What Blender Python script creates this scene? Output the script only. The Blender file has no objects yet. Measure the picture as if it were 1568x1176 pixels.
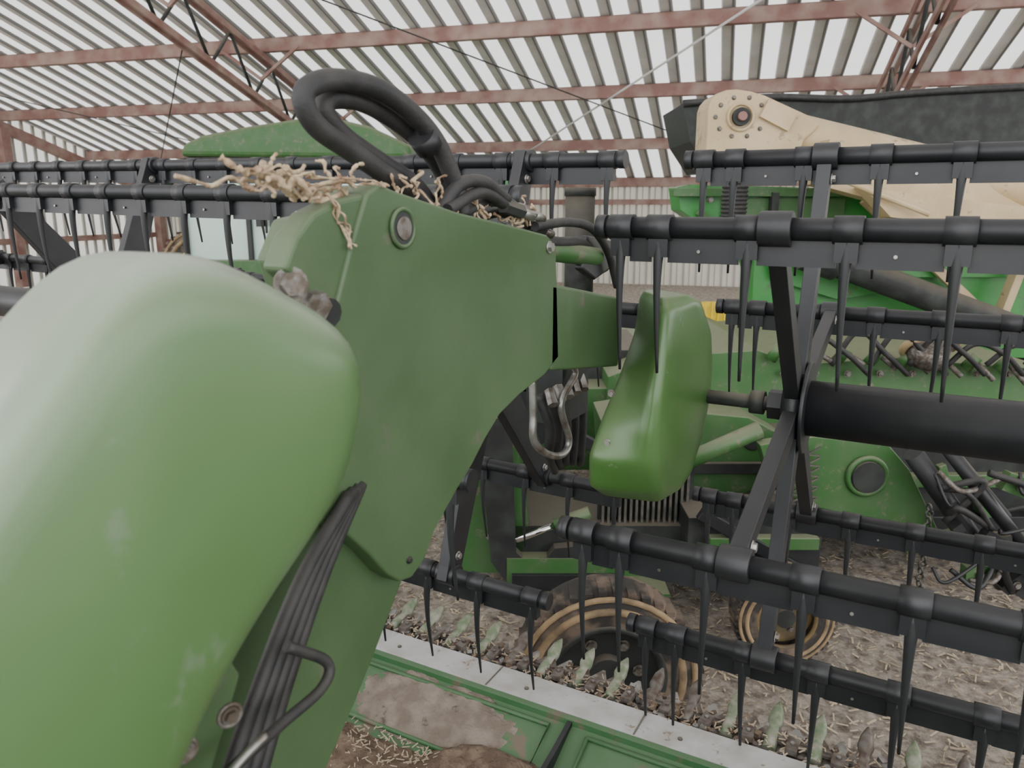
import bpy, bmesh, math, random
from mathutils import Vector, Matrix, noise
random.seed(7)
SC=bpy.context.scene
# ------------------------------------------------------------------ materials
def mat(name,col,rough=.5,metal=0.,col2=None,scale=8.,lo=.4,hi=.65,bump=0.,bscale=40.,trans=0.,coat=0.,detail=6.,dust=None,dust_amt=.5,speck=None,speck_scale=60.,speck_lo=.62):
    m=bpy.data.materials.new(name);m.use_nodes=True;nt=m.node_tree;N=nt.nodes;L=nt.links
    b=N['Principled BSDF'];b.inputs['Roughness'].default_value=rough;b.inputs['Metallic'].default_value=metal
    b.inputs['Base Color'].default_value=(*col,1)
    if coat:b.inputs['Coat Weight'].default_value=coat;b.inputs['Coat Roughness'].default_value=.25
    tc=N.new('ShaderNodeTexCoord')
    out=None
    if col2:
        n=N.new('ShaderNodeTexNoise');n.inputs['Scale'].default_value=scale;n.inputs['Detail'].default_value=detail
        L.new(tc.outputs['Object'],n.inputs['Vector'])
        r=N.new('ShaderNodeValToRGB');r.color_ramp.elements[0].position=lo;r.color_ramp.elements[1].position=hi
        r.color_ramp.elements[0].color=(*col,1);r.color_ramp.elements[1].color=(*col2,1)
        L.new(n.outputs['Fac'],r.inputs['Fac']);out=r.outputs['Color']
    if dust:
        g=N.new('ShaderNodeNewGeometry');sx=N.new('ShaderNodeSeparateXYZ');L.new(g.outputs['Normal'],sx.inputs[0])
        mr=N.new('ShaderNodeMapRange');mr.inputs[1].default_value=.1;mr.inputs[2].default_value=1.;mr.inputs[3].default_value=0;mr.inputs[4].default_value=dust_amt
        L.new(sx.outputs['Z'],mr.inputs[0])
        mx=N.new('ShaderNodeMix');mx.data_type='RGBA';L.new(mr.outputs[0],mx.inputs[0])
        if out:L.new(out,mx.inputs[6])
        else:mx.inputs[6].default_value=(*col,1)
        mx.inputs[7].default_value=(*dust,1);out=mx.outputs[2]
    if speck:
        n3=N.new('ShaderNodeTexNoise');n3.inputs['Scale'].default_value=speck_scale;n3.inputs['Detail'].default_value=8;n3.inputs['Roughness'].default_value=.7
        L.new(tc.outputs['Object'],n3.inputs['Vector'])
        mr=N.new('ShaderNodeMapRange');mr.inputs[1].default_value=speck_lo;mr.inputs[2].default_value=speck_lo+.06;L.new(n3.outputs['Fac'],mr.inputs[0])
        mx=N.new('ShaderNodeMix');mx.data_type='RGBA';L.new(mr.outputs[0],mx.inputs[0])
        if out:L.new(out,mx.inputs[6])
        else:mx.inputs[6].default_value=(*col,1)
        mx.inputs[7].default_value=(*speck,1);out=mx.outputs[2]
    if out:L.new(out,b.inputs['Base Color'])
    if bump:
        n2=N.new('ShaderNodeTexNoise');n2.inputs['Scale'].default_value=bscale;n2.inputs['Detail'].default_value=8
        L.new(tc.outputs['Object'],n2.inputs['Vector'])
        bp=N.new('ShaderNodeBump');bp.inputs['Strength'].default_value=bump;bp.inputs['Distance'].default_value=.02
        L.new(n2.outputs['Fac'],bp.inputs['Height']);L.new(bp.outputs[0],b.inputs['Normal'])
    if trans:
        t=N.new('ShaderNodeBsdfTranslucent');t.inputs['Color'].default_value=(*(col2 or col),1)
        ms=N.new('ShaderNodeMixShader');ms.inputs[0].default_value=trans
        L.new(b.outputs[0],ms.inputs[1]);L.new(t.outputs[0],ms.inputs[2]);L.new(ms.outputs[0],N['Material Output'].inputs[0])
    return m
DUST=(.30,.25,.19)
GREEN=mat('green_paint_dusty',(.047,.092,.034),.5,col2=(.066,.114,.048),scale=5,dust=(.18,.20,.14),dust_amt=.5,bump=.03,bscale=60,speck=(.10,.105,.07),speck_scale=9,speck_lo=.62)
GPAN=mat('green_pan_paint',(.035,.125,.040),.5,col2=(.06,.15,.06),scale=5,lo=.35,hi=.6,dust=(.13,.16,.10),dust_amt=.3,speck=(.15,.12,.085),speck_scale=9,speck_lo=.57)
GSHIELD=mat('green_plastic_dusty_hazed',(.074,.152,.048),.36,col2=(.090,.170,.064),scale=3,lo=.3,hi=.7,coat=.4,bump=.012,bscale=150,dust=(.33,.37,.31),dust_amt=.75,speck=(.12,.18,.10),speck_scale=9,speck_lo=.62)  # pale tint on upward faces: settled dust plus lens haze painted into the colour
GSH2=mat('green_plastic_shield',(.045,.120,.022),.4,col2=(.06,.135,.035),scale=6,coat=.3,dust=(.15,.19,.1),dust_amt=.5,speck=(.15,.18,.11),speck_scale=22,speck_lo=.64)
GBR=mat('green_paint_bright',(.022,.21,.03),.4,col2=(.04,.24,.045),scale=4,coat=.2,dust=DUST,dust_amt=.4,speck=(.05,.14,.04),speck_scale=4,speck_lo=.56)
GMID=mat('green_paint_mid',(.034,.12,.026),.5,col2=(.06,.13,.045),scale=7,dust=DUST,dust_amt=.5,speck=(.14,.14,.09),speck_scale=14,speck_lo=.58)
BLACK=mat('black_paint_satin',(.009,.010,.012),.45,col2=(.016,.017,.019),scale=12,dust=(.06,.057,.057),dust_amt=.3)
TINE=mat('black_tine_plastic',(.011,.012,.013),.55)
RUB=mat('black_rubber',(.015,.015,.016),.6,col2=(.03,.028,.026),scale=30,bump=.1,bscale=200,dust=(.10,.09,.08),dust_amt=.25)
DARK=mat('dark_recess_metal',(.012,.014,.013),.7,col2=(.03,.035,.03),scale=9,dust=DUST,dust_amt=.4)
STEEL=mat('worn_steel',(.36,.35,.33),.4,metal=.8,col2=(.16,.13,.11),scale=25,lo=.45,hi=.65)
OLDST=mat('weathered_bolt_steel',(.20,.185,.17),.55,metal=.5,col2=(.10,.08,.06),scale=60,lo=.4,hi=.6,bump=.15,bscale=200)
BAR=mat('worn_aluminium_bar',(.50,.50,.49),.5,metal=.2,col2=(.40,.38,.35),scale=14,bump=.05,speck=(.24,.19,.14),speck_scale=25,speck_lo=.6)
CHROME=mat('chrome_rod',(.7,.7,.7),.15,metal=1.)
DIRT=mat('dry_dirt',(.12,.08,.055),.95,col2=(.22,.16,.11),scale=30,bump=1.,bscale=60)
DIRT2=mat('dried_mud_patch',(.18,.145,.115),.95,col2=(.27,.225,.185),scale=22,bump=.6,bscale=80,speck=(.10,.08,.06),speck_scale=16,speck_lo=.6)
VINE=mat('dry_vine',(.52,.41,.27),.85,col2=(.24,.15,.09),scale=45,bump=.5,bscale=120)
STRAW=mat('straw',(.46,.38,.27),.8,col2=(.24,.18,.12),scale=3)
TAN=mat('tan_paint',(.44,.33,.18),.5,col2=(.52,.40,.24),scale=5,dust=(.45,.37,.27),dust_amt=.4,speck=(.30,.22,.13),speck_scale=10,speck_lo=.58)
YEL=mat('yellow_paint',(.80,.62,.03),.5,col2=(.62,.45,.05),scale=12)
OCH=mat('ochre_rim_paint',(.16,.11,.04),.7,col2=(.08,.06,.04),scale=12)
RED=mat('red_oxide_steel',(.23,.12,.10),.7,col2=(.34,.24,.20),scale=3,bump=.1,dust=DUST,dust_amt=.4)
ROOF=mat('white_roof_sheet',(.73,.725,.71),.6,col2=(.83,.825,.81),scale=1.2,trans=.45)
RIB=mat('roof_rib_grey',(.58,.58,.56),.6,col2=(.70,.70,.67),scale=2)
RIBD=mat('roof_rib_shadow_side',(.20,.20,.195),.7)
WALL=mat('cream_siding',(.58,.56,.50),.65,col2=(.70,.68,.62),scale=1.5,trans=.5)
WRIB=mat('siding_rib',(.40,.40,.37),.65)
GLASS=mat('cab_glass',(.46,.62,.54),.15,coat=.5)
TYRE=mat('tyre_rubber',(.03,.026,.022),.8,col2=(.15,.11,.08),scale=9,lo=.45,hi=.6,bump=.3)
RUST=mat('rusty_tan_tyre_edge',(.34,.24,.13),.8,col2=(.17,.12,.07),scale=14)
def ground_mat():
    m=bpy.data.materials.new('straw_littered_ground');m.use_nodes=True;nt=m.node_tree;N=nt.nodes;L=nt.links
    b=N['Principled BSDF'];b.inputs['Roughness'].default_value=.95
    tc=N.new('ShaderNodeTexCoord')
    v=N.new('ShaderNodeTexVoronoi');v.inputs['Scale'].default_value=34;L.new(tc.outputs['Object'],v.inputs['Vector'])
    n=N.new('ShaderNodeTexNoise');n.inputs['Scale'].default_value=12;n.inputs['Detail'].default_value=10;n.inputs['Roughness'].default_value=.8;L.new(tc.outputs['Object'],n.inputs['Vector'])
    r=N.new('ShaderNodeValToRGB');e=r.color_ramp.elements
    e[0].position=.40;e[0].color=(.08,.058,.045,1);e[1].position=.59;e[1].color=(.62,.54,.45,1)
    e2=r.color_ramp.elements.new(.48);e2.color=(.30,.24,.185,1)
    L.new(n.outputs['Fac'],r.inputs['Fac'])
    mx=N.new('ShaderNodeMix');mx.data_type='RGBA';mx.inputs[0].default_value=.4;L.new(r.outputs[0],mx.inputs[6])
    r2=N.new('ShaderNodeValToRGB');r2.color_ramp.elements[0].color=(.08,.06,.045,1);r2.color_ramp.elements[1].color=(.75,.69,.60,1)
    L.new(v.outputs['Color'],r2.inputs['Fac']);L.new(r2.outputs[0],mx.inputs[7]);L.new(mx.outputs[2],b.inputs['Base Color'])
    bp=N.new('ShaderNodeBump');bp.inputs['Strength'].default_value=1;bp.inputs['Distance'].default_value=.03;L.new(n.outputs['Fac'],bp.inputs['Height']);L.new(bp.outputs[0],b.inputs['Normal'])
    return m
GROUND=ground_mat()
# ------------------------------------------------------------------ mesh builder
def frame(p0,p1):
    d=(p1-p0).normalized();u=Vector((0,0,1)) if abs(d.z)<.9 else Vector((0,1,0))
    a=d.cross(u).normalized();return d,a,d.cross(a).normalized()
class MB:
    def __init__(s):s.v=[];s.f=[];s.m=[];s.sm=[];s.mats=[]
    def mi(s,m):
        if m not in s.mats:s.mats.append(m)
        return s.mats.index(m)
    def add(s,vs,fs,m,sm=False):
        o=len(s.v);s.v+= [tuple(q) for q in vs];k=s.mi(m)
        for f in fs:s.f.append([i+o for i in f]);s.m.append(k);s.sm.append(sm)
    def box(s,c,sz,m,rz=0.,R=None):
        c=Vector(c);R=R or Matrix.Rotation(rz,3,'Z')
        vs=[c+R@Vector((i*sz[0]/2,j*sz[1]/2,k*sz[2]/2)) for i in(-1,1) for j in(-1,1) for k in(-1,1)]
        s.add(vs,[(0,1,3,2),(4,6,7,5),(0,4,5,1),(2,3,7,6),(0,2,6,4),(1,5,7,3)],m)
    def beam(s,p0,p1,w,h,m):
        p0=Vector(p0);p1=Vector(p1);d,a,b=frame(p0,p1)
        vs=[p+a*i*w/2+b*j*h/2 for p in(p0,p1) for i,j in((-1,-1),(1,-1),(1,1),(-1,1))]
        s.add(vs,[(3,2,1,0),(4,5,6,7),(0,1,5,4),(1,2,6,5),(2,3,7,6),(3,0,4,7)],m)
    def prism(s,pts,off,m,m2=None):
        n=len(pts);off=Vector(off);A=[Vector(q) for q in pts];B=[q+off for q in A]
        s.add(A+B,[list(range(n))[::-1],[n+i for i in range(n)]],m)
        s.add(A+B,[(i,(i+1)%n,n+(i+1)%n,n+i) for i in range(n)],m2 or m)
    def tube(s,pts,r,m,n=10,sm=True,cap=True):
        P=[Vector(q) for q in pts];k=len(P)
        if not hasattr(r,'__len__'):r=[r]*k
        vs=[];prev=None
        for i,p in enumerate(P):
            d=(P[min(i+1,k-1)]-P[max(i-1,0)]).normalized()
            if prev is None:
                u=Vector((0,0,1)) if abs(d.z)<.9 else Vector((1,0,0));a=d.cross(u).normalized()
            else:
                a=(prev-d*prev.dot(d)).normalized()
            prev=a;b=d.cross(a)
            for j in range(n):
                t=2*math.pi*j/n;vs.append(p+(a*math.cos(t)+b*math.sin(t))*r[i])
        fs=[(i*n+j,i*n+(j+1)%n,(i+1)*n+(j+1)%n,(i+1)*n+j) for i in range(k-1) for j in range(n)]
        s.add(vs,fs,m,sm)
        if cap:s.add(vs[:n],[list(range(n))[::-1]],m);s.add(vs[-n:],[list(range(n))],m)
    def cyl(s,p0,p1,r,m,n=16,r2=None,sm=True):s.tube([p0,p1],[r,r if r2 is None else r2],m,n,sm)
    def ring(s,c,ax,R,r,m,n=28,k=8):
        c=Vector(c);d=Vector(ax).normalized();_,a,b=frame(Vector(),d)
        vs=[]
        for i in range(n):
            t=2*math.pi*i/n;q=a*math.cos(t)+b*math.sin(t)
            for j in range(k):
                w=2*math.pi*j/k;vs.append(c+q*(R+r*math.cos(w))+d*r*math.sin(w))
        s.add(vs,[(i*k+j,((i+1)%n)*k+j,((i+1)%n)*k+(j+1)%k,i*k+(j+1)%k) for i in range(n) for j in range(k)],m,True)
    def bolt(s,c,ax,r,m):
        c=Vector(c);ax=Vector(ax).normalized();s.cyl(c,c+ax*r*.4,r*1.35,m,14);s.cyl(c,c+ax*r*1.1,r,m,6,sm=False)
    def obj(s,name,parent=None,bevel=0.,sub=0,loc=None,rz=0.,origin=None):
        me=bpy.data.meshes.new(name)
        vs=s.v
        if origin is not None:
            o=Vector(origin);vs=[tuple(Vector(q)-o) for q in vs]
        me.from_pydata(vs,[],s.f)
        for q in s.mats:me.materials.append(q)
        for i,pl in enumerate(me.polygons):pl.material_index=s.m[i];pl.use_smooth=s.sm[i]
        bm=bmesh.new();bm.from_mesh(me);bmesh.ops.remove_doubles(bm,verts=bm.verts,dist=1e-5);bmesh.ops.recalc_face_normals(bm,faces=bm.faces);bm.to_mesh(me);bm.free()
        o=bpy.data.objects.new(name,me);bpy.context.collection.objects.link(o)
        if bevel:
            b=o.modifiers.new('bevel','BEVEL');b.width=bevel;b.segments=3;b.limit_method='ANGLE';b.angle_limit=.6
        if sub:
            b=o.modifiers.new('sub','SUBSURF');b.levels=sub;b.render_levels=sub
        if parent:o.parent=parent
        if loc:o.location=loc
        if rz:o.rotation_euler[2]=rz
        return o
def empty(name,loc=(0,0,0),rz=0.):
    e=bpy.data.objects.new(name,None);bpy.context.collection.objects.link(e);e.location=loc;e.rotation_euler[2]=rz;e.empty_display_size=.2;return e
def cat(pts,n=8):
    P=[Vector(q) for q in pts];P=[P[0]*2-P[1]]+P+[P[-1]*2-P[-2]];o=[]
    for i in range(1,len(P)-2):
        for j in range(n):
            t=j/n;a,b,c,d=P[i-1:i+3]
            o.append(.5*((2*b)+(c-a)*t+(2*a-5*b+4*c-d)*t*t+(3*b-a-3*c+d)*t**3))
    o.append(P[-2]);return o
# ------------------------------------------------------------------ camera / world
cam=bpy.data.cameras.new('camera');co=bpy.data.objects.new('camera',cam);bpy.context.collection.objects.link(co)
cam.sensor_width=36;cam.lens=27.07;cam.clip_end=200;cam.clip_start=.02
cam.dof.use_dof=True;cam.dof.focus_distance=1.9;cam.dof.aperture_fstop=7.5
co.location=(0,0,1.9);co.rotation_euler=(math.radians(77),0,math.radians(28.6));SC.camera=co
w=bpy.data.worlds.new('overcast_sky');SC.world=w;w.use_nodes=True
w.node_tree.nodes['Background'].inputs[0].default_value=(.98,.985,1.0,1);w.node_tree.nodes['Background'].inputs[1].default_value=3.9
# ------------------------------------------------------------------ shed (frame turned 12.9 deg)
RZ=math.radians(12.9)
def zr(v):return 8.4-.3*v
U0,U1,V0,V1=-16.2,13.,-5.,19.4
b=MB()
b.add([(U0,V0,zr(V0)),(U1,V0,zr(V0)),(U1,V1,zr(V1)),(U0,V1,zr(V1))],[(0,1,2,3)],ROOF)
u=U0+.1
while u<U1:
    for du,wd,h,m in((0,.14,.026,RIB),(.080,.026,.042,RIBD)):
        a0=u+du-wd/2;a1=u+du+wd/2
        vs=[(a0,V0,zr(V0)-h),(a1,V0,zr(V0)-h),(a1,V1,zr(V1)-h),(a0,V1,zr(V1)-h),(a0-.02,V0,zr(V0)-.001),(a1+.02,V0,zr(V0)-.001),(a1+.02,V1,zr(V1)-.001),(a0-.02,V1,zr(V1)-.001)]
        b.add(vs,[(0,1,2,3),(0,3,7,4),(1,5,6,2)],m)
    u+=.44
b.obj('ceiling',rz=RZ)
b=MB()
for v in(-3.1,-.9,1.3,3.5,5.7,7.9,10.1,12.3,14.5,16.9,19.25):
    z=zr(v)-.04
    b.box(((U0+U1)/2,v,z-.12),(U1-U0,.02,.22),RED);b.box(((U0+U1)/2,v+.04,z-.225),(U1-U0,.10,.012),RED);b.box(((U0+U1)/2,v+.04,z-.015),(U1-U0,.10,.012),RED)
for u in(-16.1,13.):
    b.beam((u,V0,zr(V0)-.4),(u,V1,zr(V1)-.4),.16,.22,RED)
b.obj('roof_purlins',rz=RZ)
def truss(u,d=.75):
    b=MB();v0,v1=V0,18.6
    for dx in(-.06,.06):
        b.beam((u+dx,v0,zr(v0)-.33),(u+dx,v1,zr(v1)-.33),.04,.10,RED)
        b.beam((u+dx,v0,zr(v0)-.33-d),(u+dx,v1-2.5,zr(v1-2.5)-.33-d),.04,.10,RED)
    b.beam((u,v1-2.5,zr(v1-2.5)-.33-d),(u,v1,zr(v1)-.4),.12,.09,RED)
    v=v0;k=0
    while v<v1-2.6:
        a=(u,v,zr(v)-.33-(d if k%2 else 0));v+=.55;k+=1
        c=(u,v,zr(v)-.33-(d if k%2 else 0));b.cyl(a,c,.028,DARK,6)
    b.box((u,v1+.3,1.15),(.2,.25,2.3),RED)
    for vv in(7.9,10.1,12.3,14.5,16.9):
        for sg in(-1,1):b.beam((u,vv,zr(vv)-.7),(u+sg*.75,vv,zr(vv)-.2),.05,.05,RED)
    return b
truss(-7.9).obj('roof_truss',rz=RZ);truss(2.2).obj('roof_truss',rz=RZ)
b=MB()
def rod(u0,v0,u1,v1,m=STEEL,r=.012):b.cyl((u0,v0,zr(v0)-.3),(u1,v1,zr(v1)-.3),r,m,6)
rod(1.4,10.3,-6.1,18.8,ROOF,.018);rod(-6.9,9.9,.6,18.0,DARK);rod(-15.5,12.5,-9.2,18.6,DARK);rod(-9.2,12.0,-15.5,18.6,DARK)
b.obj('roof_brace_cables',rz=RZ)
b=MB()
b.box(((U0+U1)/2,V1+.05,1.28),(U1-U0,.02,2.6),WALL)
u=U0+.1
while u<U1:
    b.box((u,V1+.02,1.28),(.05,.05,2.6),WRIB);b.box((u+.14,V1+.03,1.28),(.02,.03,2.6),WRIB);u+=.3
for z in(.9,2.0):b.box(((U0+U1)/2,V1-.06,z),(U1-U0,.1,.13),RED)
b.obj('wall_back',rz=RZ)
b=MB()
v=V0+9
pts=[(U0,v,0),(U0,V1,0),(U0,V1,zr(V1)),(U0,v,zr(v))]
b.add(pts,[(0,1,2,3)],WALL)
vv=v
while vv<V1:
    b.box((U0+.02,vv,zr(vv)/2),(.05,.07,zr(vv)),WRIB);vv+=.3
for z in(1.1,2.6):b.box((U0+.1,(v+V1)/2,z),(.1,V1-v,.14),RED)
for q in(9,14.4,V1-.2):b.box((U0+.2,q,zr(q)/2-.2),(.22,.22,zr(q)-.5),RED)
b.obj('wall_left',rz=RZ)
# ground
b=MB();n=90
vs=[];fs=[]
for i in range(n+1):
    for j in range(n+1):
        x=-30+60*i/n;y=-15+50*j/n;vs.append((x,y,0))
for i in range(n):
    for j in range(n):a=i*(n+1)+j;fs.append((a,a+n+1,a+n+2,a+1))
b.add(vs,fs,GROUND);b.obj('floor')
b=MB()
for i in range(9000):
    x=random.uniform(-3.2,1.6);y=random.uniform(1.9,6.2);l=random.uniform(.01,.05);t=random.uniform(0,math.pi)
    d=Vector((math.cos(t),math.sin(t),random.uniform(-.1,.25)))*l;c=Vector((x,y,.006+abs(d.z)*.5))
    b.beam(c-d/2,c+d/2,random.uniform(.003,.009),.003,STRAW)
b.obj('straw_litter')
# ------------------------------------------------------------------ reels
def reel(name,x0,x1,yc,zc,R,ph,spiders,tube0,tube1,wk=1.,tilt=0.):
    E=empty(name,(0,yc,zc));E.rotation_euler[1]=tilt
    OR=(0,yc,zc)
    b=MB();b.cyl((tube0,yc,zc),(tube1,yc,zc),.06,BLACK,32)
    for xs in spiders:
        b.cyl((xs-.02,yc,zc),(xs+.02,yc,zc),.075,BLACK,32)
    b.obj('center_tube',E,origin=OR)
    bt=MB();tn=MB();sp=MB()
    for k in range(6):
        A=ph+k*math.pi/3;y=yc+R*math.cos(A);z=zc+R*math.sin(A)
        bt.cyl((x0,y,z),(x1,y,z),.0185,BLACK,18)
        bt.cyl((x0-.006,y,z),(x0+.012,y,z),.0215,BLACK,18)
        xl=[x0+.04,x0+.11]
        if x0<-2:xl=[x1-.04-.1524*j for j in range(int((x1-x0-.06)/.1524)+1)][::-1]
        while xl[-1]+.1524<x1-.03:xl.append(xl[-1]+.1524)
        bt.cyl((x1-.012,y,z),(x1+.006,y,z),.0215,BLACK,18)
        for i,xx in enumerate(xl):
            bt.cyl((xx-.022,y,z),(xx+.022,y,z),.0225,BLACK,18)
            bt.box((xx,y-.001,z-.034),(.035,.02,.034),BLACK)
            tw=random.uniform(-.006,.006);ty=random.uniform(-.006,.006)
            P=cat([(xx,y,z-.02),(xx,y-.006,z-.07),(xx+tw*.3,y-.004,z-.15),(xx+tw,y+.012+ty,z-.262)],4)
            m=len(P);tn.tube(P,[.0112-.0085*(j/(m-1))**.95 for j in range(m)],TINE,8)
            if i+1<len(xl):
                nxt=xl[i+1];bt.box(((xx+nxt)/2,y+.004,z-.038),(nxt-xx-.03,.006,.045),BLACK)
                if i%2:bt.cyl((xx+.07,y-.003,z-.04),(xx+.07,y+.0,z-.04),.003,STEEL,8)
    for xs in spiders:
        for k in range(6):
            A=ph+k*math.pi/3;d=Vector((0,math.cos(A),math.sin(A)));t=Vector((0,-d.z,d.y))
            C=Vector((xs,yc,zc));P=C+d*R
            w0,w1=.026*wk,.017*wk
            pts=[C+d*.05-t*w0,C+d*.05+t*w0,P-d*.02+t*w1,P+d*.016+t*w1,P+d*.016-t*w1,P-d*.02-t*w1]
            sp.prism([q-Vector((.015,0,0)) for q in pts],(.030,0,0),BLACK)
            sp.cyl(P-Vector((.026,0,0)),P+Vector((.026,0,0)),.029,BLACK,20)
            sp.bolt(C+d*(R-.05)+Vector((.015,0,0)),(1,0,0),.009,STEEL)
            cr=P+Vector((.045,.05,-.03))
            sp.beam(P+Vector((.045,0,0)),cr,.010,.026,BLACK);sp.bolt(cr+Vector((.006,0,0)),(1,0,0),.009,STEEL)
        sp.cyl((xs+.02,yc,zc),(xs+.028,yc,zc),.10,BLACK,30)
    bt.obj('bats',E,origin=OR);tn.obj('tines',E,origin=OR);sp.obj('spiders',E,origin=OR,bevel=.002)
    return E
reel('harvester_reel',-.54,1.7,1.72,1.475,.55,math.radians(15),(-.235,1.3),-.235,1.7)
reel('harvester_reel',-4.6,-.72,1.70,1.485,.55,math.radians(10),(-4.2,-2.5,-1.0),-4.5,-.88,2.,.016)
# ------------------------------------------------------------------ reel support arm
E=empty('reel_support_arm',(-.65,.9,1.5));OR=(-.65,.9,1.5)
pl=[(743,1916),(767,1925),(807,1917),(946,1891),(1094,1871),(1230,1851),(1265,1832),(1274,1751),(1284,1624),(1225,1602),(1129,1586),(1059,1567),(1011,1537),(972,1507),(928,1481),(866,1439),(839,1404),(807,1390),(779,1396),(752,1419),(718,1462),(682,1501),(631,1542),(572,1588),(600,1680),(647,1740),(684,1800),(712,1860)]
b=MB();b.prism([(-.60,y/1000,z/1000) for y,z in pl],(-.085,0,0),GREEN);b.obj('arm_plate',E,bevel=.004,origin=OR)
lo=[(634,1600),(727,1474),(825,1372),(757,1292),(710,1241),(646,1180),(605,1132),(540,1000),(500,640),(250,640),(300,1100),(380,1300),(500,1400)]
b=MB();b.prism([(-.63,y/1000,z/1000) for y,z in lo],(-.09,0,0),GREEN)
b.prism([(-.545,y,z) for y,z in((.36,1.50),(.43,1.515),(.455,1.46),(.40,1.36),(.36,1.28),(.30,1.2),(.22,1.2),(.24,1.42))],(-.09,0,0),GREEN)
b.obj('arm_leg',E,bevel=.004,origin=OR)
b=MB()
b.prism([(-.60,1.25,1.765),(-.60,1.6,1.705),(-.60,1.6,1.55),(-.60,1.25,1.605)],(-.07,0,0),GREEN)
b.cyl((-.67,1.25,1.83),(-.67,1.62,1.79),.022,GMID,14)
b.prism([(-.66,1.55,1.84),(-.66,1.72,1.82),(-.66,1.75,1.77),(-.66,1.6,1.74),(-.66,1.52,1.77)],(-.02,0,0),BLACK)
b.obj('boom_tube',E,bevel=.006,origin=OR)
b=MB()
b.prism([(-.605,.605,1.835),(-.605,.625,1.868),(-.605,.655,1.893),(-.605,.70,1.908),(-.605,.773,1.919),(-.605,.735,1.813),(-.605,.690,1.755),(-.605,.66,1.79)],(-.035,0,0),GREEN)
b.prism([(-.645,.66,1.84),(-.645,.69,1.885),(-.645,.80,1.90),(-.645,.75,1.80),(-.645,.68,1.78)],(-.06,0,0),GREEN)
b.obj('pivot_bracket',E,bevel=.006,origin=OR)
b=MB();b.bolt((-.61,.618,1.818),(1,-.5,.1),.014,OLDST);b.cyl((-.61,.645,1.795),(-.59,.640,1.792),.017,OLDST,6,sm=False);b.cyl((-.62,.665,1.785),(-.595,.66,1.782),.018,DARK,12)
b.cyl((-.60,.807,1.873),(-.5965,.807,1.873),.0255,DARK,32);b.cyl((-.5965,.807,1.873),(-.594,.807,1.873),.0145,OLDST,32);b.ring((-.597,.807,1.873),(1,0,0),.0235,.003,GREEN)
b.bolt((-.6,1.235,1.83),(1,0,0),.008,STEEL);b.bolt((-.6,.80,1.42),(1,0,0),.004,DARK)
b.obj('pivot_pins',E,origin=OR)
# large rounded shield
bs=[(50,1480),(80,1580),(125,1670),(188,1752),(231,1796),(263,1829),(290,1853),(310,1866),(332,1871),(364,1868),(393,1859),(444,1832),(488,1807),(518,1781),(526,1757),(519,1707),(502,1664),(474,1636),(447,1614),(423,1597),(388,1570),(358,1545),(325,1515),(290,1475),(250,1435),(200,1400),(130,1390),(70,1410)]
P=[Vector((y/1000,z/1000)) for y,z in bs];c=Vector((.30,1.66))
def resamp(P,n):
    P=P+[P[0]];L=[0]
    for i in range(1,len(P)):L.append(L[-1]+(P[i]-P[i-1]).length)
    o=[];j=0
    for k in range(n):
        t=L[-1]*k/n
        while L[j+1]<t:j+=1
        q=(t-L[j])/(L[j+1]-L[j]);o.append(P[j].lerp(P[j+1],q))
    for _ in range(2):o=[(o[i-1]+o[i]*2+o[(i+1)%n])/4 for i in range(n)]
    return o
P=resamp(P,80)
def off(P,d):
    return [q+(c-q).normalized()*d for q in P]
rings=[(-.60,.0),(-.53,0.),(-.49,.000),(-.475,.002),(-.463,.006),(-.454,.012),(-.448,.020),(-.444,.034),(-.441,.055)]
b=MB();vs=[];n=len(P)
for x,d in rings:
    k=1+(-x-.46)*.9
    for q in off(P,d):vs.append((x,q.x*k*1.06,1.9+(q.y-1.9)*k*1.02))
base=vs[(len(rings)-1)*n:len(rings)*n]
for s_,xx in((.75,-.4385),(.5,-.436),(.25,-.4345)):
    for q in base:vs.append((xx,c.x+(q[1]-c.x)*s_,c.y+(q[2]-c.y)*s_))
vs.append((-.434,c.x,c.y));R_=len(rings)+3
fs=[(i*n+j,i*n+(j+1)%n,(i+1)*n+(j+1)%n,(i+1)*n+j) for i in range(R_-1) for j in range(n)]
fs+=[((R_-1)*n+j,(R_-1)*n+(j+1)%n,R_*n) for j in range(n)]
b.add(vs,fs,GSHIELD,True);b.obj('drive_shield',E,origin=OR)
# leg cables, bolts
b=MB()
for i,dx in enumerate((0,.012,.024,-.01)):
    b.tube(cat([(-.60+dx*.3,.70-dx,1.56),(-.575,.60-dx*1.2,1.50),(-.56,.52-dx*1.4,1.42),(-.555,.46-dx*1.6,1.33),(-.56,.40-dx*1.6,1.2)]),.0085,RUB,8)
b.tube(cat([(-.53,.50,1.47),(-.52,.545,1.43),(-.515,.53,1.41),(-.51,.47,1.41),(-.50,.41,1.415),(-.5,.37,1.41)]),.006,RUB,8)
b.tube(cat([(-.49,.43,1.43),(-.49,.40,1.425),(-.49,.36,1.41)]),.004,STEEL,8)
for q in((-.5,.401,1.466),(-.5,.354,1.463)):
    b.ring(q,(1,-.3,0),.010,.002,OLDST);b.bolt(q,(1,-.3,0),.006,OLDST)
b.prism([(-.55,.43,1.53),(-.55,.455,1.56),(-.55,.50,1.60),(-.55,.475,1.56),(-.55,.44,1.515)],(-.004,0,0),STEEL)
b.obj('leg_cables',E,origin=OR)
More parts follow.
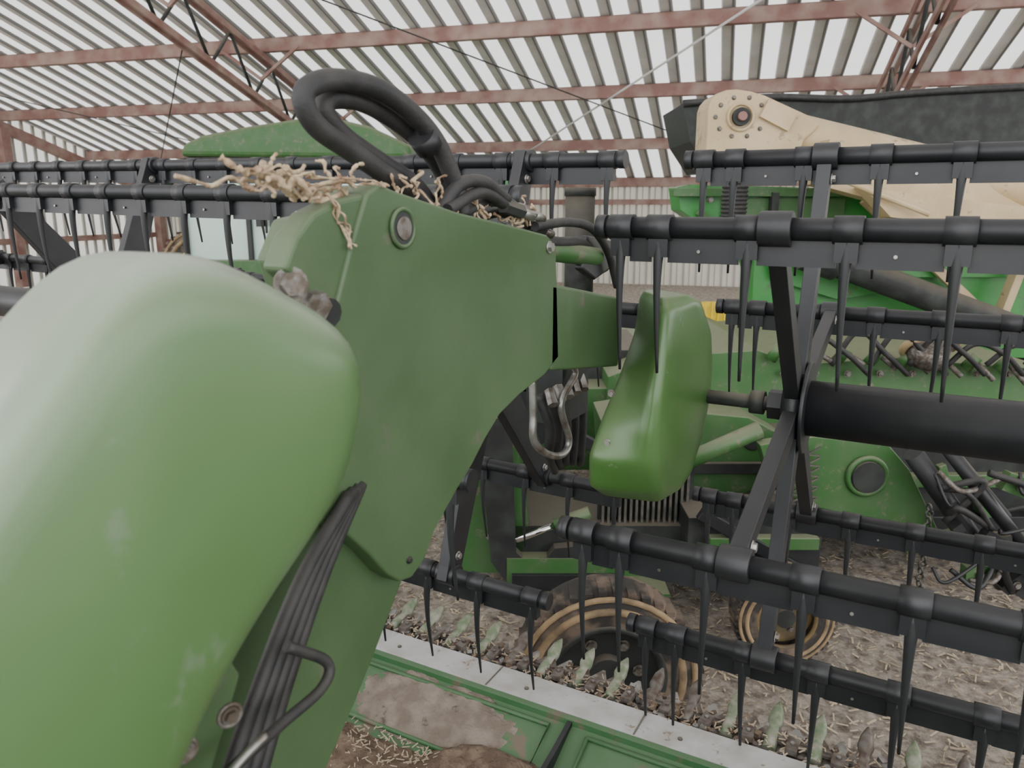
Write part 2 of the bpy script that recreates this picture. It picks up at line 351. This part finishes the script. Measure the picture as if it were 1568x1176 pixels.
# hoses
b=MB()
h1=[(985,1887),(972,1930),(935,1985),(880,2022),(810,2044),(740,2044),(700,2030),(694,2010),(715,1988),(770,1966),(824,1945),(900,1915),(960,1880)]
h2=[(1020,1880),(1010,1925),(975,1965),(915,2000),(830,2026),(765,2028),(742,2012),(775,1985),(845,1958),(930,1925),(990,1870)]
b.tube(cat([(-.62-.004*i if i<6 else -.645,y/1000,z/1000) for i,(y,z) in enumerate(h1)]),.0130,RUB,14)
b.tube(cat([(-.66,y/1000,z/1000) for y,z in h2]),.0125,RUB,14)
b.cyl((-.635,.905,1.995),(-.635,.925,1.98),.020,BLACK,16);b.cyl((-.63,.965,1.93),(-.63,.975,1.905),.020,BLACK,16)
for k,(y0,z0,y1,z1) in enumerate(((.93,1.915,1.12,1.895),(.99,1.905,1.2,1.89),(1.02,1.89,1.28,1.86),(1.05,1.915,1.25,1.88))):
    x=-.61-.02*k
    b.tube(cat([(x,y0,z0-.02),(x,(y0+y1)/2,(z0+z1)/2+.015),(x,y1,z1)]),.009,RUB,10)
    b.cyl((x,y1-.03,z1+.006),(x,y1+.03,z1-.004),.012,STEEL if k%2 else DARK,6,sm=False);b.cyl((x,y1+.03,z1-.004),(x,y1+.07,z1-.012),.008,STEEL,10)
b.tube(cat([(-.63,1.24,1.865),(-.63,1.38,1.87),(-.63,1.50,1.855),(-.64,1.62,1.80),(-.64,1.68,1.72)]),.009,RUB,10)
b.tube(cat([(-.66,1.27,1.84),(-.66,1.40,1.83),(-.67,1.55,1.82),(-.68,1.70,1.76)]),.012,RUB,10)
b.tube(cat([(-.625,.93,1.89),(-.615,.97,1.93),(-.61,1.03,1.935),(-.61,1.10,1.91)]),.010,RUB,10)
b.obj('hydraulic_hoses',E,origin=OR)
# small shield
b=MB()
lv=[(1.722,(-.55,1.60),(-.47,1.50),(-.44,1.58),(-.55,1.66)),
(1.702,(-.575,1.64),(-.455,1.46),(-.425,1.64),(-.57,1.74)),
(1.62,(-.60,1.69),(-.45,1.42),(-.42,1.74),(-.60,1.80)),
(1.53,(-.60,1.59),(-.45,1.40),(-.42,1.77),(-.60,1.82)),
(1.46,(-.60,1.49),(-.45,1.405),(-.42,1.76),(-.60,1.79)),
(1.39,(-.605,1.425),(-.45,1.42),(-.42,1.72),(-.60,1.75)),
(1.32,(-.605,1.43),(-.45,1.46),(-.425,1.65),(-.60,1.68)),
(1.288,(-.58,1.47),(-.46,1.49),(-.44,1.59),(-.58,1.61))]
vs=[]
for z,*c4 in lv:
    for x,y in c4:vs.append((x,y,z))
fs=[(i*4+j,i*4+(j+1)%4,(i+1)*4+(j+1)%4,(i+1)*4+j) for i in range(len(lv)-1) for j in range(4)]+[(3,2,1,0),tuple(4*(len(lv)-1)+j for j in range(4))]
b.add(vs,fs,GSH2,True);o=b.obj('reel_drive_cover',E,sub=3,origin=OR)
me=o.data;bm=bmesh.new();bm.from_mesh(me);cl=bm.edges.layers.float.get('crease_edge') or bm.edges.layers.float.new('crease_edge')
for e in bm.edges:
    e[cl]=.45
bm.to_mesh(me);bm.free()
b=MB();b.cyl((-.46,1.72,1.475),(-.22,1.72,1.475),.016,DARK,16);b.cyl((-.29,1.72,1.475),(-.235,1.72,1.475),.034,BLACK,6,sm=False);b.cyl((-.33,1.72,1.475),(-.30,1.72,1.475),.026,DARK,20)
b.bolt((-.565,1.47,1.52),(0,-1,0),.006,STEEL);b.bolt((-.56,1.445,1.42),(0,-1,0),.006,STEEL)
b.tube(cat([(-.75,1.47,1.53),(-.75,1.475,1.45),(-.75,1.48,1.385),(-.75,1.56,1.33),(-.75,1.64,1.31),(-.75,1.67,1.34),(-.75,1.62,1.44),(-.75,1.70,1.50),(-.75,1.62,1.545),(-.75,1.50,1.56)]),.009,STEEL,10)
b.box((-.82,1.75,1.45),(.1,.16,.16),DARK)
for i in range(5):
    b.tube(cat([(-.80,1.6+.05*i,1.46),(-.78,1.62+.05*i,1.38),(-.8,1.66+.05*i,1.30-.02*i),(-.85,1.8+.04*i,1.2)]),.012,RUB,8)
    b.cyl((-.78,1.62+.045*i,1.47),(-.76,1.6+.045*i,1.44),.014,STEEL,6,sm=False)
b.obj('coupler_handle_and_shaft',E,origin=OR)
# ------------------------------------------------------------------ dry vines on the arm
b=MB()
def vine(p,q,r,jit,n=9,m=VINE):
    p=Vector(p);q=Vector(q);pts=[]
    for i in range(n):
        t=i/(n-1);pts.append(p.lerp(q,t)+Vector([random.uniform(-jit,jit) for _ in range(3)]))
    P=cat(pts,5);b.tube(P,[r*random.uniform(.5,1.5) for _ in P],m,7)
for i in range(8):vine((-.62+random.uniform(-.03,.02),.54+random.uniform(-.02,.05),1.940+random.uniform(-.02,.018)),(-.62+random.uniform(-.03,.02),.70+random.uniform(-.05,.10),1.915+random.uniform(-.015,.015)),random.choice((.0014,.0022,.0036)),.008,13)
for i in range(16):
    y=random.uniform(.55,.80);vine((-.62,y,1.92),(-.62+random.uniform(-.03,.03),y+random.uniform(-.03,.03),1.925+random.uniform(-.03,.04)),.0019,.005,6)
for i in range(26):
    y=random.uniform(.80,1.22);vine((-.62,y,1.905-.1*(y-.8)),(-.63,y+random.uniform(-.07,.07),1.925-.1*(y-.8)+random.uniform(-.01,.035)),.0020,.009,7)
for i in range(4):
    vine((-.605,.68,1.91),(-.598,.70+random.uniform(0,.02),1.87+random.uniform(-.02,.02)),.0013,.005,6)
b.obj('dry_vine_debris',E,origin=OR)
# ------------------------------------------------------------------ cutterbar
E2=empty('cutterbar',(-1,1.7,.68));OR2=(-1,1.7,.68)
XL,XR=-3.6,1.8
b=MB()
b.box(((XL+XR)/2,1.555,.695),(XR-XL,.095,.012),BAR);b.box(((XL+XR)/2,1.50,.688),(XR-XL,.02,.02),GPAN)
x=XL
while x<XR:
    b.cyl((x,1.545,.70),(x,1.545,.704),.006,DARK,8);b.box((x+.3,1.555,.702),(.004,.095,.002),DARK);x+=.4
b.obj('wear_bar',E2,bevel=.003,origin=OR2)
b=MB();GT=mat('worn_green_guard',(.16,.21,.12),.55,metal=.2,col2=(.36,.34,.28),scale=40)
KN=mat('knife_steel',(.20,.18,.16),.55,metal=.5,col2=(.10,.07,.055),scale=40)
b.box(((XL+XR)/2,1.64,.672),(XR-XL,.08,.02),KN);b.box(((XL+XR)/2,1.665,.69),(XR-XL,.018,.008),KN)
x=XL+.05
while x<XR:
    j=random.uniform(-.002,.002)
    P=[(x,1.63,.682),(x,1.67,.69),(x,1.70,.694),(x+j,1.715,.704),(x+j,1.742,.714),(x+j,1.768,.720)]
    b.tube(P,[.016,.016,.013,.018,.0135,.003],GT if int(x*37)%3 else KN,10)
    b.prism([(x-.034,1.665,.694),(x+.034,1.665,.694),(x+.006,1.715,.697),(x-.006,1.715,.697)],(0,0,.004),KN)
    b.prism([(x+.018,1.665,.688),(x+.080,1.665,.688),(x+.053,1.722,.691),(x+.046,1.722,.691)],(0,0,.004),STEEL)
    b.box((x+.049,1.64,.70),(.026,.04,.014),KN,rz=j*80);b.bolt((x+.03,1.618,.688),(0,0,1),.008,STEEL);b.bolt((x-.028,1.622,.688),(0,0,1),.007,KN);b.bolt((x+.049,1.645,.705),(0,0,1),.005,STEEL)
    x+=.098
for i in range(700):
    x=random.uniform(-2.4,.5);y=random.uniform(1.60,1.69);l=random.uniform(.006,.022);t=random.uniform(0,math.pi)
    d=Vector((math.cos(t),math.sin(t),random.uniform(-.2,.3)))*l;c_=Vector((x,y,.70));b.beam(c_-d/2,c_+d/2,.003,.002,STRAW)
for i in range(420):
    x=random.uniform(-2.4,.6);y=random.uniform(1.605,1.70);s_=random.uniform(.006,.016)
    b.box((x,y,.692),(s_,s_*random.uniform(.6,1.6),s_),random.choice((KN,DIRT,DIRT,STEEL)),R=Matrix.Rotation(random.uniform(0,3),3,Vector((random.random(),random.random(),1))))
b.obj('guards_and_knife',E2,origin=OR2)
b=MB()
prof=[(1.51,.69),(1.47,.675),(1.35,.625),(1.25,.60),(1.0,.575),(.7,.60),(.45,.72),(.36,.95),(.32,1.1)]
xs=[XL+(XR-XL)*i/60 for i in range(61)]
vs=[(x,y,z) for x in xs for y,z in prof];k=len(prof)
b.add(vs,[(i*k+j,i*k+j+1,(i+1)*k+j+1,(i+1)*k+j) for i in range(60) for j in range(k-1)],GPAN)
b.prism([(XL,y,z-.004) for y,z in prof]+[(XL,y,z-.08) for y,z in reversed(prof)],(XR-XL,0,0),GPAN)
for x in(-2.35,-1.42,-.66,.3,1.2):
    b.prism([(x,1.52,.70),(x,1.40,.675),(x,1.2,.645),(x,1.05,.61),(x,1.05,.57),(x,1.3,.60),(x,1.5,.66)],(.012,0,0),BLACK)
for x0 in(-1.38,-.62,-2.3,.34):
    b.tube([(x0+.02,1.47,.68),(x0+.02,1.33,.625),(x0+.68,1.33,.625),(x0+.68,1.47,.68),(x0+.02,1.47,.68)],.006,GPAN,8)
for x in(-3.0,-1.6,-.1,1.3):b.box((x,.5,.32),(.12,.12,.64),DARK)
b.box(((XL+XR)/2,.38,.62),(XR-XL,.12,.12),GREEN);b.box(((XL+XR)/2,.40,1.05),(XR-XL,.1,.1),GREEN)
b.obj('platform_pan',E2,origin=OR2)
def pz(y):
    for (a,za),(c_,zc_) in zip(prof,prof[1:]):
        if c_<=y<=a:return zc_+(za-zc_)*(y-c_)/(a-c_)
    return .6
def patch(x0,x1,y0,y1,h,m,seed,nn=34,edge=.35):
    vs=[];fs=[]
    for i in range(nn+1):
        for j in range(nn+1):
            x=x0+(x1-x0)*i/nn;y=y0+(y1-y0)*j/nn
            a=(i/nn*2-1);c_=(j/nn*2-1);r=(abs(a)**2.6+abs(c_)**2.6)**(1/2.6)+edge*noise.noise(Vector((x*7+seed,y*7,0)))
            hh=max(-.01,h*min(1,(1-r)*3))+.006*noise.noise(Vector((x*40,y*40,seed)))+.003*noise.noise(Vector((x*120,y*120,seed)))
            vs.append((x,y,pz(y)+hh-.001 if r<1.02 else pz(y)-.012))
    for i in range(nn):
        for j in range(nn):a=i*(nn+1)+j;fs.append((a,a+nn+1,a+nn+2,a+1))
    b.add(vs,fs,m,True)
b=MB()
patch(-1.29,-.76,1.32,1.490,.010,DIRT2,3,50)
patch(-1.9,-.3,.95,1.31,.022,DIRT,9,60,.2);patch(-.62,.2,1.0,1.46,.012,DIRT,5,50,.5);patch(-.98,-.60,1.14,1.38,.035,DIRT,15,40,.4)
for i in range(4200):
    x=random.uniform(-1.8,.1);y=random.uniform(1.0,1.31);l=random.uniform(.005,.020);t=random.uniform(0,math.pi)
    d=Vector((math.cos(t),math.sin(t),random.uniform(-.2,.3)))*l;c_=Vector((x,y,pz(y)+.016+random.uniform(0,.01)));b.beam(c_-d/2,c_+d/2,.0022,.0018,STRAW)
b.obj('dirt_and_chaff',E2,origin=OR2)
# ------------------------------------------------------------------ combine (frame turned 28.6 deg): coordinates a (right), g (away), z
RM=math.radians(28.6)
def M2W(a,g,z=0):return (a*math.cos(RM)-g*math.sin(RM),a*math.sin(RM)+g*math.cos(RM),z)
OC=(1.8,5.,0.)
EC=empty('combine_harvester',M2W(*OC),RM)
def PG(b,pts,g,dep,m,m2=None):b.prism([(a,g,z) for a,z in pts],(0,dep,0),m,m2)
b=MB()
PG(b,[(1.25,2.04),(1.34,2.06),(5.6,1.95),(5.6,.71),(1.88,.75),(1.87,1.5),(1.75,1.57),(1.28,1.87)],6,.35,GBR)
PG(b,[(2.2,2.0),(5.6,1.9),(5.6,.71),(2.7,.75)],6.3,2.2,GBR)
PG(b,[(1.9,1.66),(3.0,1.62),(3.1,1.30),(2.5,1.2),(2.0,1.35)],5.9,.1,GBR)
b.box((3.6,5.94,1.62),(1.1,.06,.5),GBR);b.box((2.3,5.93,2.0),(2.2,.1,.06),GMID)
b.beam((1.4,5.95,1.86),(1.9,5.95,1.52),.05,.05,GMID);b.beam((2.6,5.85,1.95),(3.6,5.85,1.1),.05,.07,TAN)
b.box((1.95,5.9,1.80),(.05,.1,.4),DARK);b.box((2.05,5.96,1.78),(.9,.05,.36),GMID);b.beam((3.7,5.8,1.1),(3.9,5.8,1.9),.06,.1,TAN)
b.cyl((2.2,5.6,1.55),(3.9,5.6,.95),.10,DARK,20);b.cyl((2.1,5.62,1.58),(2.35,5.62,1.5),.13,DARK,20)
for a in(1.5,2.0,2.7,3.4,4.1):b.bolt((a,6,1.95),(0,-1,0),.02,STEEL)
b.obj('grain_tank_body',EC,bevel=.02,origin=OC)
b=MB()
b.box((1.66,6.03,.94),(.34,.06,.46),YEL)
for i in range(7):b.box((1.51+.05*i,5.99,.94),(.012,.03,.46),YEL)
b.obj('yellow_slatted_panel',EC,origin=OC)
b=MB();PG(b,[(1.47,2.76),(1.62,2.77),(2.2,2.81),(2.9,2.80),(3.7,2.86),(4.61,2.9),(6.2,2.98),(6.2,2.2),(1.73,2.2),(1.55,2.45)],7,.9,DARK,BLACK)
b.tube(cat([(1.47,6.98,2.76),(2.2,6.98,2.81),(2.9,6.98,2.80),(3.7,6.98,2.86),(6.2,6.98,2.98)]),.03,RUB,8);b.obj('tank_extension',EC,origin=OC)
b=MB()
hd=[(1.33,2.24),(1.33,2.55),(1.345,2.60),(1.38,2.64),(1.45,2.665),(1.52,2.67),(1.62,2.655),(1.71,2.63),(1.90,2.55),(2.02,2.50),(2.10,2.44),(2.05,2.38),(2.0,2.34),(1.98,2.24)]
PG(b,hd,5.5,.35,TAN)
b.obj('elevator_head',EC,bevel=.02,origin=OC)
b=MB()
b.ring((1.55,5.49,2.49),(0,1,0),.085,.012,TAN);b.cyl((1.55,5.5,2.49),(1.55,5.46,2.49),.06,DARK,24);b.cyl((1.55,5.47,2.49),(1.55,5.43,2.49),.03,RED,12)
for k in range(10):
    t=k*2*math.pi/10;b.bolt((1.55+.17*math.cos(t),5.5,2.49+.13*math.sin(t)),(0,-1,0),.012,OLDST)
b.box((1.80,5.48,2.50),(.22,.03,.13),TAN,R=Matrix.Rotation(.45,3,'Y'))
b.cyl((1.8,5.7,2.43),(4.6,5.3,1.72),.15,TAN,28);b.box((2.9,5.45,1.98),(1.7,.2,.30),TAN,R=Matrix.Rotation(.25,3,'Y'))
b.prism([(2.3,5.2,2.02),(4.6,5.2,1.75),(4.6,5.2,1.52),(2.5,5.2,1.83)],(0,.15,0),TAN)
b.tube([(1.56,5.55,2.24-.014*i) for i in range(32)],[.080+.014*(i%2) for i in range(32)],RUB,18)
b.cyl((1.75,5.3,2.24),(2.7,5.1,1.85),.02,TAN,10)
for k in range(9):b.bolt((1.95+.3*k,5.52-.03*k,2.40-.075*k),(0,-1,.3),.012,STEEL)
b.obj('unloading_auger',EC,bevel=.003,origin=OC)
# mid machinery
b=MB()
PG(b,[(1.0,1.14),(1.30,1.16),(1.50,1.08),(2.0,1.12),(2.9,1.05),(3.1,.30),(2.3,.30),(1.75,.52),(1.45,.62),(1.05,.45),(.92,.9)],4.0,1.6,GMID)
PG(b,[(.55,.95),(1.05,1.14),(1.05,.35),(.55,.35)],4.3,1.2,GMID)
b.box((.4,5.0,.75),(2.6,.8,.6),DARK);b.box((.2,4.6,.62),(.9,.5,.5),GMID)
b.box((1.9,4.05,.48),(2.7,.4,.56),DARK)
b.box((2.0,3.83,.50),(2.3,.06,.07),GMID);b.box((2.2,3.8,.28),(1.6,.08,.08),BLACK)
b.box((1.12,3.45,.34),(.62,.3,.34),DARK);b.box((1.15,3.28,.40),(.5,.06,.06),GMID);b.beam((.85,3.26,.55),(1.4,3.26,.22),.04,.06,BLACK)
for i in range(26):
    a=1.0+random.random()*2.0;z=.25+random.random()*.5;g=3.76
    if i%3==0:b.beam((a,g,z),(a+random.uniform(-.3,.3),g,z+random.uniform(-.15,.25)),.04,.04,random.choice((GMID,BLACK,GMID)))
    elif i%3==1:b.tube(cat([(a,g,z),(a+.12,g-.03,z+random.uniform(-.1,.1)),(a+.3,g,z+random.uniform(-.15,.1))]),.013,RUB,8)
    else:b.cyl((a,g-.02,z),(a,g+.06,z),random.uniform(.02,.06),random.choice((OLDST,GMID,DARK)),14)
PG(b,[(.45,.84),(.80,.90),(1.20,.86),(1.42,.74),(1.50,.50),(1.30,.28),(.95,.24),(.50,.20)],3.75,.4,GMID)
b.box((.95,3.73,.60),(.7,.03,.06),DARK);b.box((1.1,3.72,.40),(.5,.06,.12),DARK);b.beam((.9,3.7,.25),(1.45,3.7,.60),.05,.05,BLACK)
PG(b,[(1.15,.82),(1.40,.86),(1.75,.82),(1.86,.70),(2.12,.24),(1.80,.30),(1.70,.45),(1.40,.52),(1.22,.62)],3.42,.08,GMID)
b.obj('chassis_panels',EC,bevel=.010,origin=OC)
b=MB()
b.ring((1.66,3.41,.67),(0,1,0),.088,.014,GMID);b.cyl((1.66,3.55,.67),(1.66,3.39,.67),.075,DARK,28)
b.cyl((.80,3.45,.72),(1.17,3.5,.87),.042,GMID,18);b.cyl((.74,3.45,.695),(.82,3.45,.73),.05,GMID,18)
b.cyl((.02,3.34,.38),(.20,3.34,.455),.016,CHROME,14);b.cyl((.20,3.34,.455),(.36,3.34,.52),.030,GMID,16)
GR=mat('grille_metal',(.07,.075,.06),.6,metal=.2,col2=(.14,.12,.10),scale=20)
for i in range(16):b.box((.44+.027*i,3.5,.50),(.012,.03,.40),GR)
b.box((.65,3.54,.49),(.46,.03,.44),DARK)
for i in range(9):
    b.beam((1.22,3.38,.80-.05*i),(1.42,3.38,.90-.05*i-.12),.008,.008,GR);b.beam((1.42,3.385,.82-.05*i),(1.22,3.385,.82-.05*i-.12),.008,.008,GR)
b.cyl((1.80,3.3,.82),(2.30,3.3,.18),.045,BLACK,16);b.cyl((1.92,3.25,.86),(2.45,3.25,.25),.03,BLACK,16);b.cyl((2.0,3.3,.80),(2.25,3.28,.52),.025,DARK,12)
for i in range(20):
    a=1.85+random.random()*.7;z=.25+random.random()*.6
    b.tube(cat([(a,3.2,z),(a+random.uniform(-.1,.2),3.15,z+random.uniform(-.15,.12)),(a+random.uniform(0,.3),3.2,z+random.uniform(-.2,.1))]),random.choice((.008,.012,.016)),random.choice((RUB,BLACK,OLDST)),8)
for i in range(14):
    a=2.0+random.random()*.6;z=.2+random.random()*.6;b.box((a,3.22,z),(.06+random.random()*.08,.05,.03+random.random()*.06),random.choice((BLACK,GMID,DARK)),R=Matrix.Rotation(random.uniform(-1,1),3,'Y'));b.bolt((a,3.19,z),(0,-1,0),.014,OLDST)
for i in range(16):b.ring((1.82+.004*math.sin(i),3.15,.62-.03*i),(0,1,.0) if i%2 else (1,0,0),.016,.005,DARK,10,5)
for i in range(9):
    a=1.35+i*.17;b.cyl((a,3.95,1.12-.008*i),(a+.05,3.93,1.20-.010*i),.03,GMID,14);b.cyl((a+.05,3.93,1.18-.012*i),(a+.13,3.9,1.14-.02*i),.014,OLDST,10)
    b.bolt((a+.08,3.97,1.04),(0,-1,0),.014,OLDST)
for i in range(7):
    a=1.45+.2*i;b.tube(cat([(a,3.9,1.10),(a+.1,3.85,1.25+.04*math.sin(i)),(a+.25,3.85,1.17),(a+.4,3.9,1.05)]),.014,RUB,8)
b.ring((2.15,3.9,1.20),(0,.6,.8),.13,.02,TAN);b.cyl((2.15,3.95,1.13),(2.15,3.9,1.22),.11,OLDST,24)
b.obj('hydraulics',EC,origin=OC)
b=MB()
PG(b,[(-.24,.92),(-.05,.93),(.02,.85),(.08,.42),(.04,.16),(-.24,.16),(-.34,.5)],3.45,.5,GMID)
PG(b,[(-.16,.96),(-.06,.96),(.0,.9),(.02,.3),(.12,.2),(.2,.32),(.62,.36),(.66,.22),(.5,.10),(.0,.10),(-.1,.25)],3.38,.06,DARK)
b.box((.35,3.5,.20),(.75,.25,.14),GMID);b.box((.25,3.4,.16),(.5,.1,.07),BLACK);b.box((.62,3.3,.10),(.2,.2,.16),GMID)
b.box((.45,3.7,.28),(.9,.5,.25),DARK)
b.cyl((-.11,3.44,.36),(-.11,3.42,.36),.015,STEEL,12)
for i,(a,z) in enumerate(((-.235,.53),(-.205,.53))):
    b.ring((a,3.446,z+.012),(0,1,0),.009,.0028,YEL,12,5);b.ring((a,3.446,z-.012),(0,1,0),.009,.0028,YEL,12,5)
b.beam((-.05,3.4,1.3),(.16,3.4,.85),.06,.06,BLACK);b.box((.2,3.6,1.0),(.3,.3,.35),DARK);b.beam((.15,3.4,.95),(.42,3.4,.80),.05,.05,BLACK)
b.obj('feeder_house',EC,bevel=.006,origin=OC)
b=MB();b.cyl((.69,8,.6),(.69,8,2.05),.15,DARK,24);b.cyl((.69,8,2.0),(.69,8,2.08),.16,DARK,24);b.obj('exhaust_stack',EC,origin=OC)
def wheel(a,g,r,wd,rim,m1=TYRE):
    b=MB();c=Vector((a,g,r));n=40
    prof_=[(.60,-.5),(.70,-.52),(.88,-.5),(.97,-.36),(1.,-.15),(1.,.15),(.97,.36),(.88,.5),(.6,.5)]
    vs=[];k=len(prof_)
    for i in range(n):
        t=2*math.pi*i/n
        for rr,y in prof_:vs.append(c+Vector((math.cos(t)*rr*r,y*wd,math.sin(t)*rr*r)))
    b.add(vs,[(i*k+j,((i+1)%n)*k+j,((i+1)%n)*k+j+1,i*k+j+1) for i in range(n) for j in range(k-1)],m1,True)
    b.ring(c-Vector((0,wd*.5,0)),(0,1,0),r*.80,r*.045,RUST,40,6);b.ring(c-Vector((0,wd*.47,0)),(0,1,0),r*.93,r*.035,RUST,40,6)
    b.ring(c-Vector((0,wd*.45,0)),(0,1,0),r*.60,r*.05,rim,36,8);b.cyl(c-Vector((0,wd*.2,0)),c+Vector((0,wd*.3,0)),r*.6,rim,30);b.cyl(c-Vector((0,wd*.4,0)),c,r*.2,DARK,18)
    for q in range(6):
        t=q*math.pi/3;b.bolt(c+Vector((math.cos(t)*r*.35,-wd*.2,math.sin(t)*r*.35)),(0,-1,0),r*.05,OLDST)
    for i in range(n):
        t=2*math.pi*(i+.5)/n;d=Vector((math.cos(t),0,math.sin(t)))
        b.beam(c+d*r*.985-Vector((0,wd*.45,0)),c+d*r*.985+Vector((0,wd*.1,0)),.03*r*3,.05*r,m1)
    return b
wheel(.33,2.44,.32,.2,DARK).obj('gauge_wheel_1',EC,origin=OC)
wheel(1.15,3.0,.21,.18,OCH).obj('gauge_wheel_2',EC,origin=OC)
for a,g,r in((2.6,5.2,.5),(5.0,6.5,.7)):
    wheel(a,g,r,.4,YEL).obj('drive_wheel',EC,origin=OC)
# ------------------------------------------------------------------ cab of the combine at the left
OL=(-3.6,12.8,0)
EL=empty('combine_harvester',M2W(*OL),RM)
b=MB()
PG(b,[(-4.95,2.62),(-4.88,2.80),(-4.60,2.92),(-3.9,3.05),(-3.14,3.16),(-2.5,3.14),(-2.1,3.05),(-1.5,2.78),(-1.5,2.58)],11.9,2.2,GMID)
b.obj('cab_roof',EL,bevel=.08,origin=OL)
b=MB();b.box((-3.25,12.9,2.50),(3.3,1.9,.22),DARK)
b.box((-3.5,12.9,1.75),(2.9,1.8,1.4),GLASS)
for a in(-4.98,-4.0,-3.1,-2.05):b.box((a,11.97,1.8),(.07,.09,1.4),BLACK)
b.box((-3.3,11.98,1.05),(3.1,.08,.10),BLACK);b.cyl((-3.72,11.9,1.5),(-3.72,11.9,1.9),.02,DARK,8);b.box((-3.8,11.88,1.75),(.12,.06,.3),BLACK)
b.box((-3.3,13.0,.85),(3.4,2.6,.5),GMID);b.box((-2.0,15.2,1.6),(4.2,2.4,1.6),GBR)
b.box((-5.2,12.0,2.2),(.08,.3,.6),BLACK);b.beam((-4.9,12.0,2.5),(-5.2,12.0,2.4),.04,.04,BLACK)
b.obj('cab',EL,bevel=.03,origin=OL)
for a,g in((-5.0,13.0),(-1.9,13.0)):wheel(a,g,.8,.6,YEL).obj('drive_wheel',EL,origin=OL)
